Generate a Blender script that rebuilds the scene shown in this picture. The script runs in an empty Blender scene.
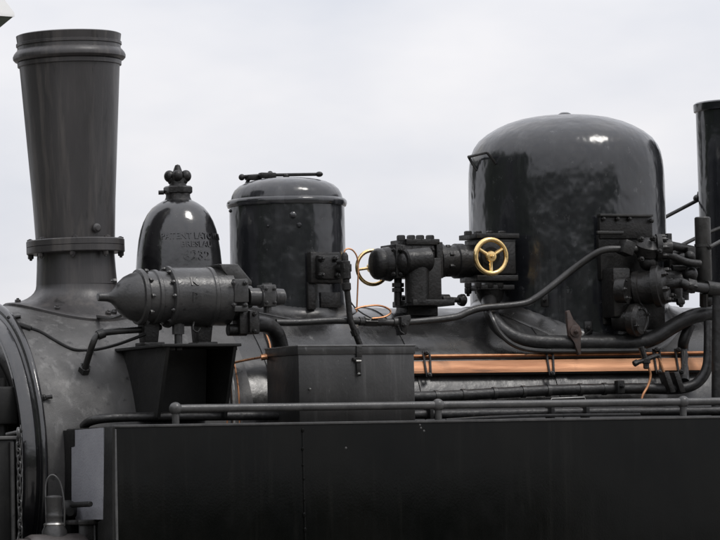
import bpy, bmesh, math, random
from mathutils import Vector, Matrix, Quaternion
random.seed(7)
scene = bpy.context.scene
C = scene.collection
R = math.radians

# ------------------------------------------------------------------ camera
YAW, PITCH, ROLL = R(24.5), math.atan(200/3800), R(1.2)
F = 3800.0                                    # focal length in photo pixels (720 wide)
DIST, EYE = 14.0, 1.6
CAM = Vector((-DIST*math.sin(YAW), -DIST*math.cos(YAW), EYE))
FWD = Vector((math.sin(YAW)*math.cos(PITCH), math.cos(YAW)*math.cos(PITCH), math.sin(PITCH)))
r0 = Vector((math.cos(YAW), -math.sin(YAW), 0)); u0 = r0.cross(FWD)
RT = r0*math.cos(ROLL) - u0*math.sin(ROLL); UP = u0*math.cos(ROLL) + r0*math.sin(ROLL)
cd = bpy.data.cameras.new('camera'); cam = bpy.data.objects.new('camera', cd); C.objects.link(cam)
cd.sensor_width = 36.0; cd.lens = 36.0*F/720.0; cd.clip_start = 0.5; cd.clip_end = 2000
m = Matrix((RT, UP, -FWD)).transposed().to_4x4(); m.translation = CAM
cam.matrix_world = m
scene.camera = cam

# ------------------------------------------------------------------ sky, sun, exposure
SUN_EL, SUN_AZ = R(57), R(24.5 - 58)          # azimuth measured from -y towards -x
sd = Vector((-math.sin(SUN_AZ)*math.cos(SUN_EL), -math.cos(SUN_AZ)*math.cos(SUN_EL), math.sin(SUN_EL)))
world = bpy.data.worlds.new('World'); scene.world = world; world.use_nodes = True
nt = world.node_tree; nt.nodes.clear()
out = nt.nodes.new('ShaderNodeOutputWorld')
sky = nt.nodes.new('ShaderNodeTexSky'); sky.sky_type = 'NISHITA'; sky.sun_disc = False
sky.sun_elevation = SUN_EL; sky.sun_rotation = math.atan2(sd.x, sd.y); sky.air_density = 1.0; sky.dust_density = 2.0
bsky = nt.nodes.new('ShaderNodeBackground'); bsky.inputs['Strength'].default_value = 0.10
nt.links.new(sky.outputs[0], bsky.inputs['Color'])
tc = nt.nodes.new('ShaderNodeTexCoord')
mp = nt.nodes.new('ShaderNodeMapping'); mp.inputs['Scale'].default_value = (4.5, 4.5, 11.0)
nz = nt.nodes.new('ShaderNodeTexNoise'); nz.inputs['Scale'].default_value = 1.6; nz.inputs['Detail'].default_value = 5; nz.inputs['Roughness'].default_value = 0.5
cr = nt.nodes.new('ShaderNodeValToRGB')
cr.color_ramp.elements[0].position = 0.36; cr.color_ramp.elements[0].color = (0.685, 0.705, 0.770, 1)
cr.color_ramp.elements[1].position = 0.62; cr.color_ramp.elements[1].color = (0.868, 0.858, 0.882, 1)
nt.links.new(tc.outputs['Generated'], mp.inputs[0]); nt.links.new(mp.outputs[0], nz.inputs['Vector']); nt.links.new(nz.outputs[0], cr.inputs[0])
bcl = nt.nodes.new('ShaderNodeBackground')
sx_ = nt.nodes.new('ShaderNodeSeparateXYZ'); nt.links.new(tc.outputs['Generated'], sx_.inputs[0])      # even overcast dome: luminance rises with the sine of elevation
el_ = nt.nodes.new('ShaderNodeMapRange'); el_.inputs[1].default_value = 0.0; el_.inputs[2].default_value = 1.0; el_.inputs[3].default_value = 1.12; el_.inputs[4].default_value = 2.3
nt.links.new(sx_.outputs[2], el_.inputs[0]); nt.links.new(el_.outputs[0], bcl.inputs['Strength'])
nt.links.new(cr.outputs[0], bcl.inputs['Color'])
mx = nt.nodes.new('ShaderNodeMixShader'); mx.inputs[0].default_value = 0.93     # thin closed cloud over the clear sky
nt.links.new(bsky.outputs[0], mx.inputs[1]); nt.links.new(bcl.outputs[0], mx.inputs[2]); nt.links.new(mx.outputs[0], out.inputs[0])
sl = bpy.data.lights.new('sun', 'SUN'); sl.energy = 1.3; sl.angle = R(16); sl.color = (1.0, 0.965, 0.92)
so = bpy.data.objects.new('sun', sl); C.objects.link(so); so.rotation_euler = sd.to_track_quat('Z', 'Y').to_euler()
so.location = (0, -5, 9)
vs = scene.view_settings; vs.view_transform = 'Standard'; vs.look = 'None'; vs.exposure = -0.17; vs.gamma = 1.0; vs.use_curve_mapping = False

# ------------------------------------------------------------------ pixel -> place helpers
ZC, RB = 1.64, 0.555                          # boiler axis height and radius (axis along x at y = 0)
def ray(px, py): return FWD + RT*((px-360)/F) - UP*((py-270)/F)
def P(px, py, Y):                             # pixel on a plane along the engine
    d = ray(px, py); return CAM + d*((Y-CAM.y)/d.y)
def PX(px, py, X):                            # pixel on a plane across the engine
    d = ray(px, py); return CAM + d*((X-CAM.x)/d.x)
def B(px, py, off=0.0, rb=RB):                # pixel on the boiler's near side
    d = ray(px, py); r = rb+off
    oy, oz = CAM.y, CAM.z-ZC
    a = d.y**2+d.z**2; b = 2*(oy*d.y+oz*d.z); c = oy*oy+oz*oz-r*r
    q = max(b*b-4*a*c, 0); return CAM + d*((-b-math.sqrt(q))/(2*a))
def K(p): return (p-CAM).dot(FWD)/F           # metres per photo pixel there

# ------------------------------------------------------------------ materials
def mat(name, c1, c2=None, scale=6.0, rough=0.5, rvar=0.12, metal=0.0, coat=0.0, coat_r=0.08, bump=0.0, bscale=60.0,
        bump2=0.0, b2scale=7.0, stretch=(1, 1, 1), spec=0.5, specks=None, speck_amt=0.68, speck_scale=45.0, streak=None, streak_scale=26.0, streak_amt=.56, streak_stretch=(1, 1, .07)):
    M = bpy.data.materials.new(name); M.use_nodes = True
    t = M.node_tree; bs = t.nodes['Principled BSDF']
    L = t.links.new
    co = t.nodes.new('ShaderNodeTexCoord'); mpg = t.nodes.new('ShaderNodeMapping'); mpg.inputs['Scale'].default_value = stretch
    L(co.outputs['Object'], mpg.inputs[0])
    def noise(s, det=6, ro=0.6, v=None):
        n = t.nodes.new('ShaderNodeTexNoise'); n.inputs['Scale'].default_value = s
        n.inputs['Detail'].default_value = det; n.inputs['Roughness'].default_value = ro
        L((v or mpg).outputs[0], n.inputs['Vector']); return n
    n1 = noise(scale)
    ramp = t.nodes.new('ShaderNodeValToRGB')
    ramp.color_ramp.elements[0].position = 0.34; ramp.color_ramp.elements[1].position = 0.68
    c2 = c2 or c1
    ramp.color_ramp.elements[0].color = (*c1, 1); ramp.color_ramp.elements[1].color = (*c2, 1)
    L(n1.outputs[0], ramp.inputs[0]); col = ramp.outputs[0]
    if specks:
        n4 = noise(speck_scale, 4, 0.65)
        r4 = t.nodes.new('ShaderNodeMapRange'); r4.inputs[1].default_value = speck_amt; r4.inputs[2].default_value = speck_amt+0.08
        L(n4.outputs[0], r4.inputs[0])
        mxn = t.nodes.new('ShaderNodeMix'); mxn.data_type = 'RGBA'; mxn.inputs[7].default_value = (*specks, 1)
        L(r4.outputs[0], mxn.inputs[0]); L(col, mxn.inputs[6]); col = mxn.outputs[2]
    if streak:
        mp2 = t.nodes.new('ShaderNodeMapping'); mp2.inputs['Scale'].default_value = streak_stretch; L(co.outputs['Object'], mp2.inputs[0])
        n5 = noise(streak_scale, 5, .6, mp2); n6 = noise(3.1, 3, .5)
        r5 = t.nodes.new('ShaderNodeMapRange'); r5.inputs[1].default_value = streak_amt; r5.inputs[2].default_value = streak_amt+.16
        r6 = t.nodes.new('ShaderNodeMapRange'); r6.inputs[1].default_value = .40; r6.inputs[2].default_value = .62
        mu = t.nodes.new('ShaderNodeMath'); mu.operation = 'MULTIPLY'
        L(n5.outputs[0], r5.inputs[0]); L(n6.outputs[0], r6.inputs[0]); L(r5.outputs[0], mu.inputs[0]); L(r6.outputs[0], mu.inputs[1])
        mx5 = t.nodes.new('ShaderNodeMix'); mx5.data_type = 'RGBA'; mx5.inputs[7].default_value = (*streak, 1)
        L(mu.outputs[0], mx5.inputs[0]); L(col, mx5.inputs[6]); col = mx5.outputs[2]
    L(col, bs.inputs['Base Color'])
    n2 = noise(scale*2.3+3, 5, 0.65)
    mr = t.nodes.new('ShaderNodeMapRange'); mr.inputs[1].default_value = 0.3; mr.inputs[2].default_value = 0.7
    mr.inputs[3].default_value = max(rough-rvar, 0.02); mr.inputs[4].default_value = min(rough+rvar, 1)
    L(n2.outputs[0], mr.inputs[0]); L(mr.outputs[0], bs.inputs['Roughness'])
    bs.inputs['Metallic'].default_value = metal; bs.inputs['Specular IOR Level'].default_value = spec
    bs.inputs['Coat Weight'].default_value = coat; bs.inputs['Coat Roughness'].default_value = coat_r
    last = None
    for s, st, dist in ((bscale, bump, 0.002), (b2scale, bump2, 0.03)):
        if st:
            nb = noise(s, 3, 0.5); bp = t.nodes.new('ShaderNodeBump'); bp.inputs['Strength'].default_value = st; bp.inputs['Distance'].default_value = dist
            L(nb.outputs[0], bp.inputs['Height'])
            if last: L(last.outputs[0], bp.inputs['Normal'])
            last = bp
    if last:
        L(last.outputs[0], bs.inputs['Normal'])
        if coat: L(last.outputs[0], bs.inputs['Coat Normal'])
    return M
M = {}
M['smokebox'] = mat('sooty_smokebox_paint', (.044,.043,.042), (.100,.098,.095), 5, .46, .12, bump=.35, bscale=320, bump2=.05, b2scale=9, specks=(.026,.025,.025), speck_amt=.60, speck_scale=26, spec=.5, streak=(.14,.138,.134), streak_scale=34, streak_amt=.54, streak_stretch=(1,1,.4))
M['chimney'] = mat('chimney_paint', (.026,.025,.026), (.048,.045,.045), 4, .40, .12, bump=.25, bscale=140, bump2=.10, b2scale=6, stretch=(1,1,.25), specks=(.013,.0125,.0125), speck_amt=.58, speck_scale=10, spec=.5, streak=(.088,.080,.074), streak_scale=18, streak_amt=.50)
M['gloss'] = mat('gloss_black_paint', (.0105,.0115,.0138), (.021,.0218,.0246), 3.5, .18, .06, bump=.08, bscale=30, bump2=.34, b2scale=7, stretch=(1,1,.7), specks=(.052,.053,.056), speck_amt=.63, speck_scale=44, spec=.75, streak=(.055,.056,.060), streak_scale=16, streak_amt=.52)
M['bell'] = mat('bell_black_paint', (.009,.009,.010), (.020,.020,.021), 8, .17, .06, bump=.14, bscale=60, bump2=.08, b2scale=12, spec=.9, specks=(.05,.05,.05), speck_amt=.67, speck_scale=40)
M['boiler'] = mat('boiler_cladding_paint', (.011,.011,.011), (.032,.0315,.031), 4, .28, .10, bump=.18, bscale=90, bump2=.22, b2scale=5, specks=(.12,.118,.115), speck_amt=.67, speck_scale=18, spec=.6, streak=(.09,.088,.085), streak_scale=20, streak_amt=.56, streak_stretch=(1,.3,.3))
M['iron'] = mat('cast_iron_black', (.0065,.0063,.006), (.017,.016,.015), 14, .42, .14, bump=.7, bscale=100, bump2=.05, b2scale=25, specks=(.050,.040,.034), speck_amt=.66, speck_scale=48, spec=.42)
M['pump'] = mat('grey_machine_paint', (.024,.024,.024), (.050,.049,.048), 9, .36, .12, bump=.45, bscale=110, bump2=.05, b2scale=18, specks=(.010,.010,.010), speck_amt=.60, speck_scale=30, spec=.55, streak=(.085,.084,.08), streak_scale=20, streak_amt=.56)
M['pipe'] = mat('pipe_black', (.013,.013,.0125), (.034,.033,.031), 16, .34, .10, bump=.4, bscale=100, bump2=.06, b2scale=14, specks=(.080,.074,.068), speck_amt=.66, speck_scale=44)
M['lagging'] = mat('pipe_lagging_black', (.008,.008,.008), (.020,.0195,.019), 20, .44, .12, bump=.8, bscale=60, bump2=.14, b2scale=20, specks=(.06,.058,.055), speck_amt=.66, speck_scale=40, spec=.45)
M['rail'] = mat('handrail_paint', (.040,.040,.040), (.075,.074,.072), 20, .34, .10, bump=.25, bscale=120, specks=(.02,.02,.02), speck_amt=.64, speck_scale=50)
M['tank'] = mat('tank_black_paint', (.0030,.0033,.0031), (.0060,.0060,.0052), 2.4, .18, .09, bump=.14, bscale=160, bump2=.13, b2scale=3.0, stretch=(1,1,.7), specks=(.06,.06,.058), speck_amt=.76, speck_scale=34, spec=.10, streak=(.0085,.0085,.0076), streak_scale=30, streak_amt=.52)
M['box'] = mat('tool_box_paint', (.019,.019,.019), (.038,.037,.036), 6, .38, .12, bump=.3, bscale=130, bump2=.22, b2scale=5, stretch=(1,1,.6), specks=(.10,.10,.098), speck_amt=.66, speck_scale=34, streak=(.075,.074,.073), streak_scale=34, streak_amt=.52)
M['dark'] = mat('bracket_black', (.007,.007,.007), (.015,.015,.014), 8, .5, .1, bump=.3, bscale=80, spec=.3)
M['steel'] = mat('worn_bare_steel', (.22,.22,.21), (.42,.41,.39), 20, .36, .1, metal=.9, bump=.2, bscale=120)
M['brass'] = mat('polished_brass', (.76,.52,.22), (.92,.70,.36), 18, .26, .08, metal=1.0, bump=.2, bscale=120, specks=(.45,.28,.11), speck_amt=.66, speck_scale=60)
M['copper'] = mat('copper_pipe', (.42,.19,.095), (.70,.38,.21), 14, .36, .1, metal=1.0, bump=.15, bscale=120, specks=(.10,.06,.045), speck_amt=.60, speck_scale=26)
M['strip'] = mat('copper_sheet', (.27,.115,.052), (.50,.26,.14), 4, .5, .10, metal=.5, bump=.25, bscale=60, stretch=(.35,4,4), specks=(.18,.085,.045), speck_amt=.58, speck_scale=7, streak=(.08,.048,.032), streak_scale=9, streak_amt=.58, streak_stretch=(1,.3,.3))
M['rust'] = mat('rusty_iron', (.035,.030,.028), (.075,.045,.035), 30, .65, .1, bump=.6, bscale=90)
M['grey'] = mat('pale_grey_panel_paint', (.235,.237,.262), (.285,.287,.310), 12, .6, .1, bump=.5, bscale=140, specks=(.17,.17,.185), speck_amt=.64, speck_scale=70)
M['lamp'] = mat('lamp_grey_brown_paint', (.034,.030,.029), (.075,.066,.062), 18, .45, .1, bump=.4, bscale=90)
M['white'] = mat('white_roof_sheet', (.80,.80,.78), (.84,.84,.82), 3, .5, .1)
M['green'] = mat('dark_green_soffit', (.05,.062,.045), (.075,.085,.065), 4, .6, .1, stretch=(1, 10, 1))
M['gravel'] = mat('gravel', (.13,.12,.11), (.24,.23,.21), 3, .9, .05, bump=.9, bscale=25)
M['leaf'] = mat('woodland_foliage', (.025,.040,.014), (.060,.085,.030), .6, .7, .1, bump=.5, bscale=3)
M['glass'] = mat('lens_glass', (.25,.25,.26), None, 3, .08, .02)

# ------------------------------------------------------------------ mesh helpers
def basis(ax):
    ax = Vector(ax).normalized()
    t = Vector((0, 0, 1)) if abs(ax.z) < .9 else Vector((1, 0, 0))
    a = t.cross(ax).normalized(); return a, ax.cross(a), ax
class MB:
    def __init__(s): s.bm = bmesh.new()
    def box(s, c, size, bev=0.0, rot=None, seg=2):
        g = bmesh.ops.create_cube(s.bm, size=1.0); vs_ = g['verts']
        bmesh.ops.scale(s.bm, vec=Vector(size), verts=vs_)
        if bev:
            es = list({e for v in vs_ for e in v.link_edges})
            r = bmesh.ops.bevel(s.bm, geom=es, offset=bev, segments=seg, affect='EDGES', profile=.5)
            vs_ = list({v for f in r['faces'] for v in f.verts} | {v for v in vs_ if v.is_valid})
        mtx = Matrix.Translation(Vector(c)) @ (rot.to_4x4() if rot else Matrix.Identity(4))
        bmesh.ops.transform(s.bm, matrix=mtx, verts=vs_); return s
    def lathe(s, prof, o, ax=(0, 0, 1), seg=32, cap=True):   # prof: (distance along axis, radius)
        a, b, n = basis(ax); o = Vector(o); rings = []
        for (h, r) in prof:
            if r < 1e-5: rings.append([s.bm.verts.new(o+n*h)])
            else: rings.append([s.bm.verts.new(o+n*h+(a*math.cos(2*math.pi*k/seg)+b*math.sin(2*math.pi*k/seg))*r) for k in range(seg)])
        for i in range(len(rings)-1):
            A, D = rings[i], rings[i+1]
            for k in range(seg):
                l = (k+1) % seg
                if len(A) == 1 and len(D) == 1: continue
                if len(A) == 1: s.bm.faces.new((A[0], D[l], D[k]))
                elif len(D) == 1: s.bm.faces.new((A[k], A[l], D[0]))
                else: s.bm.faces.new((A[k], A[l], D[l], D[k]))
        if cap:
            if len(rings[0]) > 1: s.bm.faces.new(rings[0][::-1])
            if len(rings[-1]) > 1: s.bm.faces.new(rings[-1])
        return s
    def cyl(s, p, q, r, seg=20, bev=0.0):
        p = Vector(p); q = Vector(q); L = (q-p).length
        pr = [(0, r), (L, r)] if not bev else [(0, r-bev), (bev, r), (L-bev, r), (L, r-bev)]
        return s.lathe(pr, p, q-p, seg)
    def tube(s, pts, r, seg=12, smooth=5, closed=False):
        pts = [Vector(p) for p in pts]; path = []; n = len(pts)
        if smooth and n > 2:
            for i in range(n if closed else n-1):
                if closed: p0, p1, p2, p3 = (pts[(i+k-1) % n] for k in range(4))
                else: p0, p1, p2, p3 = pts[max(i-1, 0)], pts[i], pts[i+1], pts[min(i+2, n-1)]
                for j in range(smooth):
                    t = j/smooth
                    path.append(.5*((2*p1)+(p2-p0)*t+(2*p0-5*p1+4*p2-p3)*t*t+(3*p1-p0-3*p2+p3)*t**3))
            if not closed: path.append(pts[-1])
        else: path = pts
        N = len(path); rings = []; nrm = None
        for i in range(N):
            if closed: tg = path[(i+1) % N]-path[i-1]
            else: tg = path[min(i+1, N-1)]-path[max(i-1, 0)]
            tg.normalize()
            if nrm is None: nrm = basis(tg)[0]
            nrm = (nrm-tg*nrm.dot(tg)).normalized(); bi = tg.cross(nrm)
            rr = r(i/(N-1)) if callable(r) else r
            rings.append([s.bm.verts.new(path[i]+(nrm*math.cos(2*math.pi*k/seg)+bi*math.sin(2*math.pi*k/seg))*rr) for k in range(seg)])
        for i in range(N if closed else N-1):
            A, D = rings[i], rings[(i+1) % N]
            for k in range(seg):
                l = (k+1) % seg; s.bm.faces.new((A[k], A[l], D[l], D[k]))
        if not closed:
            s.bm.faces.new(rings[0][::-1]); s.bm.faces.new(rings[-1])
        return s
    def ball(s, c, r, seg=16, sc=(1, 1, 1)):
        n = 10; a = [(-math.cos(math.pi*i/n)*r, math.sin(math.pi*i/n)*r) for i in range(n+1)]
        before = set(s.bm.verts); s.lathe(a, (0, 0, 0), (0, 0, 1), seg, cap=False)
        vs_ = [v for v in s.bm.verts if v not in before]
        for v in vs_: v.co = Vector((v.co.x*sc[0], v.co.y*sc[1], v.co.z*sc[2]))+Vector(c)
        return s
    def hexb(s, c, ax, r, h, stud=True):                  # bolt head or nut with a stud end
        n = Vector(ax).normalized()
        s.lathe([(0, r), (h*.8, r), (h, r*.8)], c, ax, 6); (s.lathe([(h, r*.5), (h*1.3, r*.5), (h*1.4, r*.3)], c, ax, 8) if stud else None); return s
    def prism(s, poly, d, bev=0.0):            # polygon (3-D, planar) pushed along d
        d = Vector(d); A = [s.bm.verts.new(Vector(p)) for p in poly]; D = [s.bm.verts.new(Vector(p)+d) for p in poly]
        n = len(A); fs = [s.bm.faces.new(A), s.bm.faces.new(D[::-1])]
        for i in range(n): fs.append(s.bm.faces.new((A[i], D[i], D[(i+1) % n], A[(i+1) % n])))
        if bev: bmesh.ops.bevel(s.bm, geom=list({e for f in fs for e in f.edges}), offset=bev, segments=2, affect='EDGES', profile=.5)
        return s
    def ringbolts(s, c, ax, rad, n, r, h, ph=0.0):
        a, b, nn = basis(ax)
        for k in range(n):
            t = 2*math.pi*k/n+ph; s.hexb(Vector(c)+(a*math.cos(t)+b*math.sin(t))*rad, ax, r, h)
        return s
    def build(s, name, m_, parent=None, ang=35, **kw):
        bmesh.ops.recalc_face_normals(s.bm, faces=s.bm.faces[:])
        me = bpy.data.meshes.new(name); s.bm.to_mesh(me); s.bm.free()
        for p in me.polygons: p.use_smooth = True
        me.set_sharp_from_angle(angle=R(ang))
        me.materials.append(m_ if not isinstance(m_, str) else M[m_])
        o = bpy.data.objects.new(name, me); C.objects.link(o); o.parent = parent
        for k, v in kw.items(): o[k] = v
        return o
def empty(name, loc=(0, 0, 0), **kw):
    o = bpy.data.objects.new(name, None); C.objects.link(o); o.location = loc; o.empty_display_size = .2
    for k, v in kw.items(): o[k] = v
    return o
def vprof(cx, rows, Y=0.0, cy=None):          # rows (pixel y, pixel radius) -> centre, [(z, r)]
    cy = cy if cy is not None else sum(r[0] for r in rows)/len(rows)
    c = P(cx, cy, Y); k = K(c); vz = UP.z*math.cos(ROLL)
    return Vector((c.x, Y, 0)), [(c.z-(py-cy)*k/math.cos(PITCH), pr*k) for py, pr in rows], k
def saddle(cx, cy, rbar, zbar, rout, drop, rb=RB, lip=.010, seg=64, steps=8):   # flared skirt sitting on the boiler top
    b = MB(); rings = []
    def surf(x, y): return ZC+math.sqrt(max((rb)**2-y*y, 0))
    for i in range(steps+1):
        t = i/steps; e = 1-math.cos(t*math.pi/2); r = rbar+(rout-rbar)*e; ring = []
        for k in range(seg):
            a = 2*math.pi*k/seg; x, y = cx+r*math.cos(a), cy+r*math.sin(a)
            base = surf(x, y)+lip; zt = zbar if zbar > 1.2 else surf(x, cy+rbar*math.sin(a))+zbar
            f = 1-math.sin(t*math.pi/2); ring.append(b.bm.verts.new((x, y, base+(zt-base)*f)))
        rings.append(ring)
    for rr, o in ((rout+.004, -.003), (rout+.004, -lip-.012)):
        rings.append([b.bm.verts.new((cx+rr*math.cos(2*math.pi*k/seg), cy+rr*math.sin(2*math.pi*k/seg), surf(cx, cy+rr*math.sin(2*math.pi*k/seg))+lip+o)) for k in range(seg)])
    for A, D in zip(rings, rings[1:]):
        for k in range(seg): l = (k+1) % seg; b.bm.faces.new((A[k], A[l], D[l], D[k]))
    return b
def text_mesh(txt, size, depth):
    cu = bpy.data.curves.new('t', 'FONT'); cu.body = txt; cu.size = size; cu.extrude = depth; cu.align_x = 'CENTER'; cu.resolution_u = 3; cu.offset = size*.012
    o = bpy.data.objects.new('t', cu); C.objects.link(o); dg = bpy.context.evaluated_depsgraph_get()
    me = bpy.data.meshes.new_from_object(o.evaluated_get(dg)); bpy.data.objects.remove(o); bpy.data.curves.remove(cu); return me

# ------------------------------------------------------------------ the ground
g = MB(); g.box((0, 0, -.06), (600, 600, .12)); g.build('ground', 'gravel', kind='structure')

# the dark edge of a wood across the yard, mirrored in the domes and the tank side
b_ = bmesh.new(); rw = random.Random(3)
for i in range(170):
    near = i < 70                              # tall clump close ahead of the engine, low far edge elsewhere
    t = R(-112+60*i/69 if near else -50+106*(i-70)/99)+R(rw.uniform(-1, 1)); d = rw.uniform(26, 33) if near else rw.uniform(52, 62); h = rw.uniform(12, 16) if near else rw.uniform(7.5, 12.0)
    back = math.atan2(-math.cos(YAW), -math.sin(YAW)); ang = back+t
    for j in range(2):
        rr = rw.uniform(2.4, 3.6); zc_ = (h-rr*1.1) if j else h*.38
        g_ = bmesh.ops.create_icosphere(b_, subdivisions=2, radius=1.0)
        ph = [rw.uniform(0, 6) for _ in range(3)]
        for v in g_['verts']:
            q = v.co.copy(); f = 1+.16*math.sin(5*q.x+ph[0])*math.sin(6*q.y+ph[1])+.12*math.sin(11*q.z+ph[2])*math.sin(9*q.x)+rw.uniform(-.09, .09)
            v.co = Vector((math.cos(ang)*d+q.x*rr*f, math.sin(ang)*d+q.y*rr*f, max(zc_+q.z*rr*f*(1.1 if j else 1.35), -.05)))
wm = bpy.data.meshes.new('woodland'); b_.to_mesh(wm); b_.free(); wm.materials.append(M['leaf'])
wo = bpy.data.objects.new('woodland', wm); C.objects.link(wo); wo['kind'] = 'stuff'; wo['label'] = 'dark green edge of a wood, seen only mirrored in the black paint'; wo['category'] = 'woodland'

# ------------------------------------------------------------------ the locomotive
loco = empty('steam_locomotive', (0, 0, 0), label='black narrow gauge steam locomotive with chimney, bell, two domes and side tank', category='locomotive')
def part(b, name, m_, parent=None, **kw): return b.build(name, m_, parent or loco, **kw)

XF = PX(40, 452, 0).x
XF = P(40, 452, -RB).x                        # smokebox front plane
XS = P(238, 330, -.45).x+.02                  # where the smokebox ends and the barrel begins
XE = P(760, 300, 0).x+.6
RS = RB+.010
# smokebox: wrapper with beading, front plate, door
b = MB(); b.lathe([(0, RS-.004), (.004, RS), (XS-XF, RS), (XS-XF+.002, RS-.03)], (XF, 0, ZC), (1, 0, 0), 96)
sb = part(b, 'smokebox', 'smokebox')
b = MB(); nb_ = 12
b.lathe([(.010+.013*math.cos(2*math.pi*i/nb_), RS+.004+.013*math.sin(2*math.pi*i/nb_)) for i in range(nb_+1)], (XF, 0, ZC), (1, 0, 0), 110, cap=False)
part(b, 'edge_band', 'bell', sb)
b = MB(); b.lathe([(.004, RS-.006), (-.004, RS-.014), (-.008, RS-.020), (-.012, RS-.016), (-.046, RS-.020), (-.053, RS-.026), (-.055, RS-.034), (-.053, RS-.044), (-.046, RS-.050), (-.010, RS-.054), (-.008, RS-.07)], (XF, 0, ZC), (1, 0, 0), 110, cap=False)
part(b, 'front_ring', 'bell', sb)
b = MB(); b.lathe([(-.009, RS-.05), (-.009, 0)], (XF, 0, ZC), (1, 0, 0), 72, cap=False); part(b, 'front_plate', 'pipe', sb)
b = MB(); b.lathe([(-.014, .40), (-.05, .40), (-.065, .38), (-.10, .26), (-.118, .12), (-.12, 0)], (XF, 0, ZC), (1, 0, 0), 72, cap=False)
dr = part(b, 'smokebox_door', 'dark', sb)
b = MB()
y0 = -.33
b.tube([(XF-.055, y0, ZC+.22), (XF-.10, y0, ZC+.22), (XF-.10, y0+.30, ZC+.225), (XF-.055, y0+.30, ZC+.225)], .009, 8, 4)
part(b, 'door_rail', 'rail', sb)
b = MB(); b.box((XF-.075, -.395, ZC+.205), (.075, .10, .13), .01); b.cyl((XF-.08, -.40, ZC+.02), (XF-.08, -.40, ZC+.30), .017, 12)
b.box((XF-.09, -.20, ZC+.205), (.025, .34, .07), .005); part(b, 'door_hinge', 'dark', sb)
# small dog bolt on the wrapper
for px, py in ((42.5, 398), (11, 318)):
    b = MB(); q = B(px, py, .012); b.cyl(q-Vector((0, 0, 0)), q+Vector((.03, -.015, .004)), .007, 8); b.hexb(q, (.2, -1, .3), .011, .012); part(b, 'clip', 'iron', sb)

# barrel with cladding bands
b = MB(); b.lathe([(0, RB-.02), (.002, RB), (XE-XS, RB), (XE-XS, RB-.02)], (XS, 0, ZC), (1, 0, 0), 96)
barrel = part(b, 'boiler_barrel', 'boiler')
for px in (262, 408, 545):
    x = B(px, 340).x
    b = MB(); b.lathe([(-.024, RB-.002), (-.023, RB+.004), (.023, RB+.004), (.024, RB-.002)], (x, 0, ZC), (1, 0, 0), 96, cap=False)
    part(b, 'cladding_band', 'boiler', barrel)

# chimney
c, pr, k = vprof(74.5, [(36, 48), (34.3, 50.5), (35.2, 52.6), (42.4, 51.6), (43, 52.8), (45.6, 52.8), (46.2, 51.6), (49.5, 51.9), (51, 53.4), (53.5, 55.4), (56, 56.4), (58.5, 56.2), (60.5, 54.4), (61.3, 51.4), (62, 52.1), (66, 51.9), (66.6, 50.2), (71, 49.8), (130, 46), (200, 41.5), (241, 39.5)], cy=150)
ch = MB(); ch.lathe([(z, r) for z, r in pr], c, (0, 0, 1), 72, cap=False)
ch.lathe([(pr[0][0], pr[0][1]), (pr[0][0]-.25, .145)], c, (0, 0, 1), 72, cap=False)
chim = part(ch, 'chimney', 'chimney')
def zat(py): return c.z+pr[0][0]+(36-py)*k
b = MB(); z1, z2, z3 = zat(240.5), zat(247), zat(254)
rf = 49*k
b.lathe([(z3, 36*k), (z3, rf-.003), (z3+.003, rf), (z2-.0012, rf), (z2, rf-.003), (z2+.0012, rf), (z1-.003, rf), (z1, rf-.003), (z1, 36*k)], c, (0, 0, 1), 72, cap=False)
b.ringbolts((c.x, 0, z1), (0, 0, 1), 45*k, 8, 3.2*k, 1.8*k, R(24.5)); b.ringbolts((c.x, 0, z3), (0, 0, -1), 45*k, 8, 3.0*k, 4*k, R(24.5))
part(b, 'chimney_flange', 'chimney', chim)
b = MB(); bq = P(100, 228, -.165); bn = Vector((.25, -1, 0)); b.lathe([(-.02, 4.6*k), (-.012, 4.6*k), (-.005, 2.6*k), (-.004, 0)], bq, bn, 16); part(b, 'boss', 'chimney', chim)
b = MB(); zb = zat(286)
b.lathe([(zb, 40.5*k), (zat(270), 39.4*k), (z3+.001, 38.6*k)], c, (0, 0, 1), 72, cap=False); part(b, 'chimney_neck', 'chimney', chim)
b = saddle(c.x, 0, 40.5*k, zb, .262, 0, RS, .012)
for k_ in range(8):
    t = 2*math.pi*k_/8+.12; x, y = c.x+.235*math.cos(t), .235*math.sin(t)
    nrm = Vector((0, y, math.sqrt(RS*RS-y*y))).normalized(); p0 = Vector((x, 0, ZC))+nrm*(RS+.010)
    b.hexb(p0, nrm, .011, .013)
part(b, 'chimney_saddle', 'chimney', chim)
pv = Vector((c.x, 0, zb)); tilt = Matrix.Translation(pv) @ Matrix.Rotation(R(-.9), 4, Vector((FWD.x, FWD.y, 0))) @ Matrix.Translation(-pv)
for o in [chim]+[o for o in chim.children if o.name != 'chimney_saddle']: o.data.transform(tilt)      # the stack stands a little out of plumb

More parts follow.
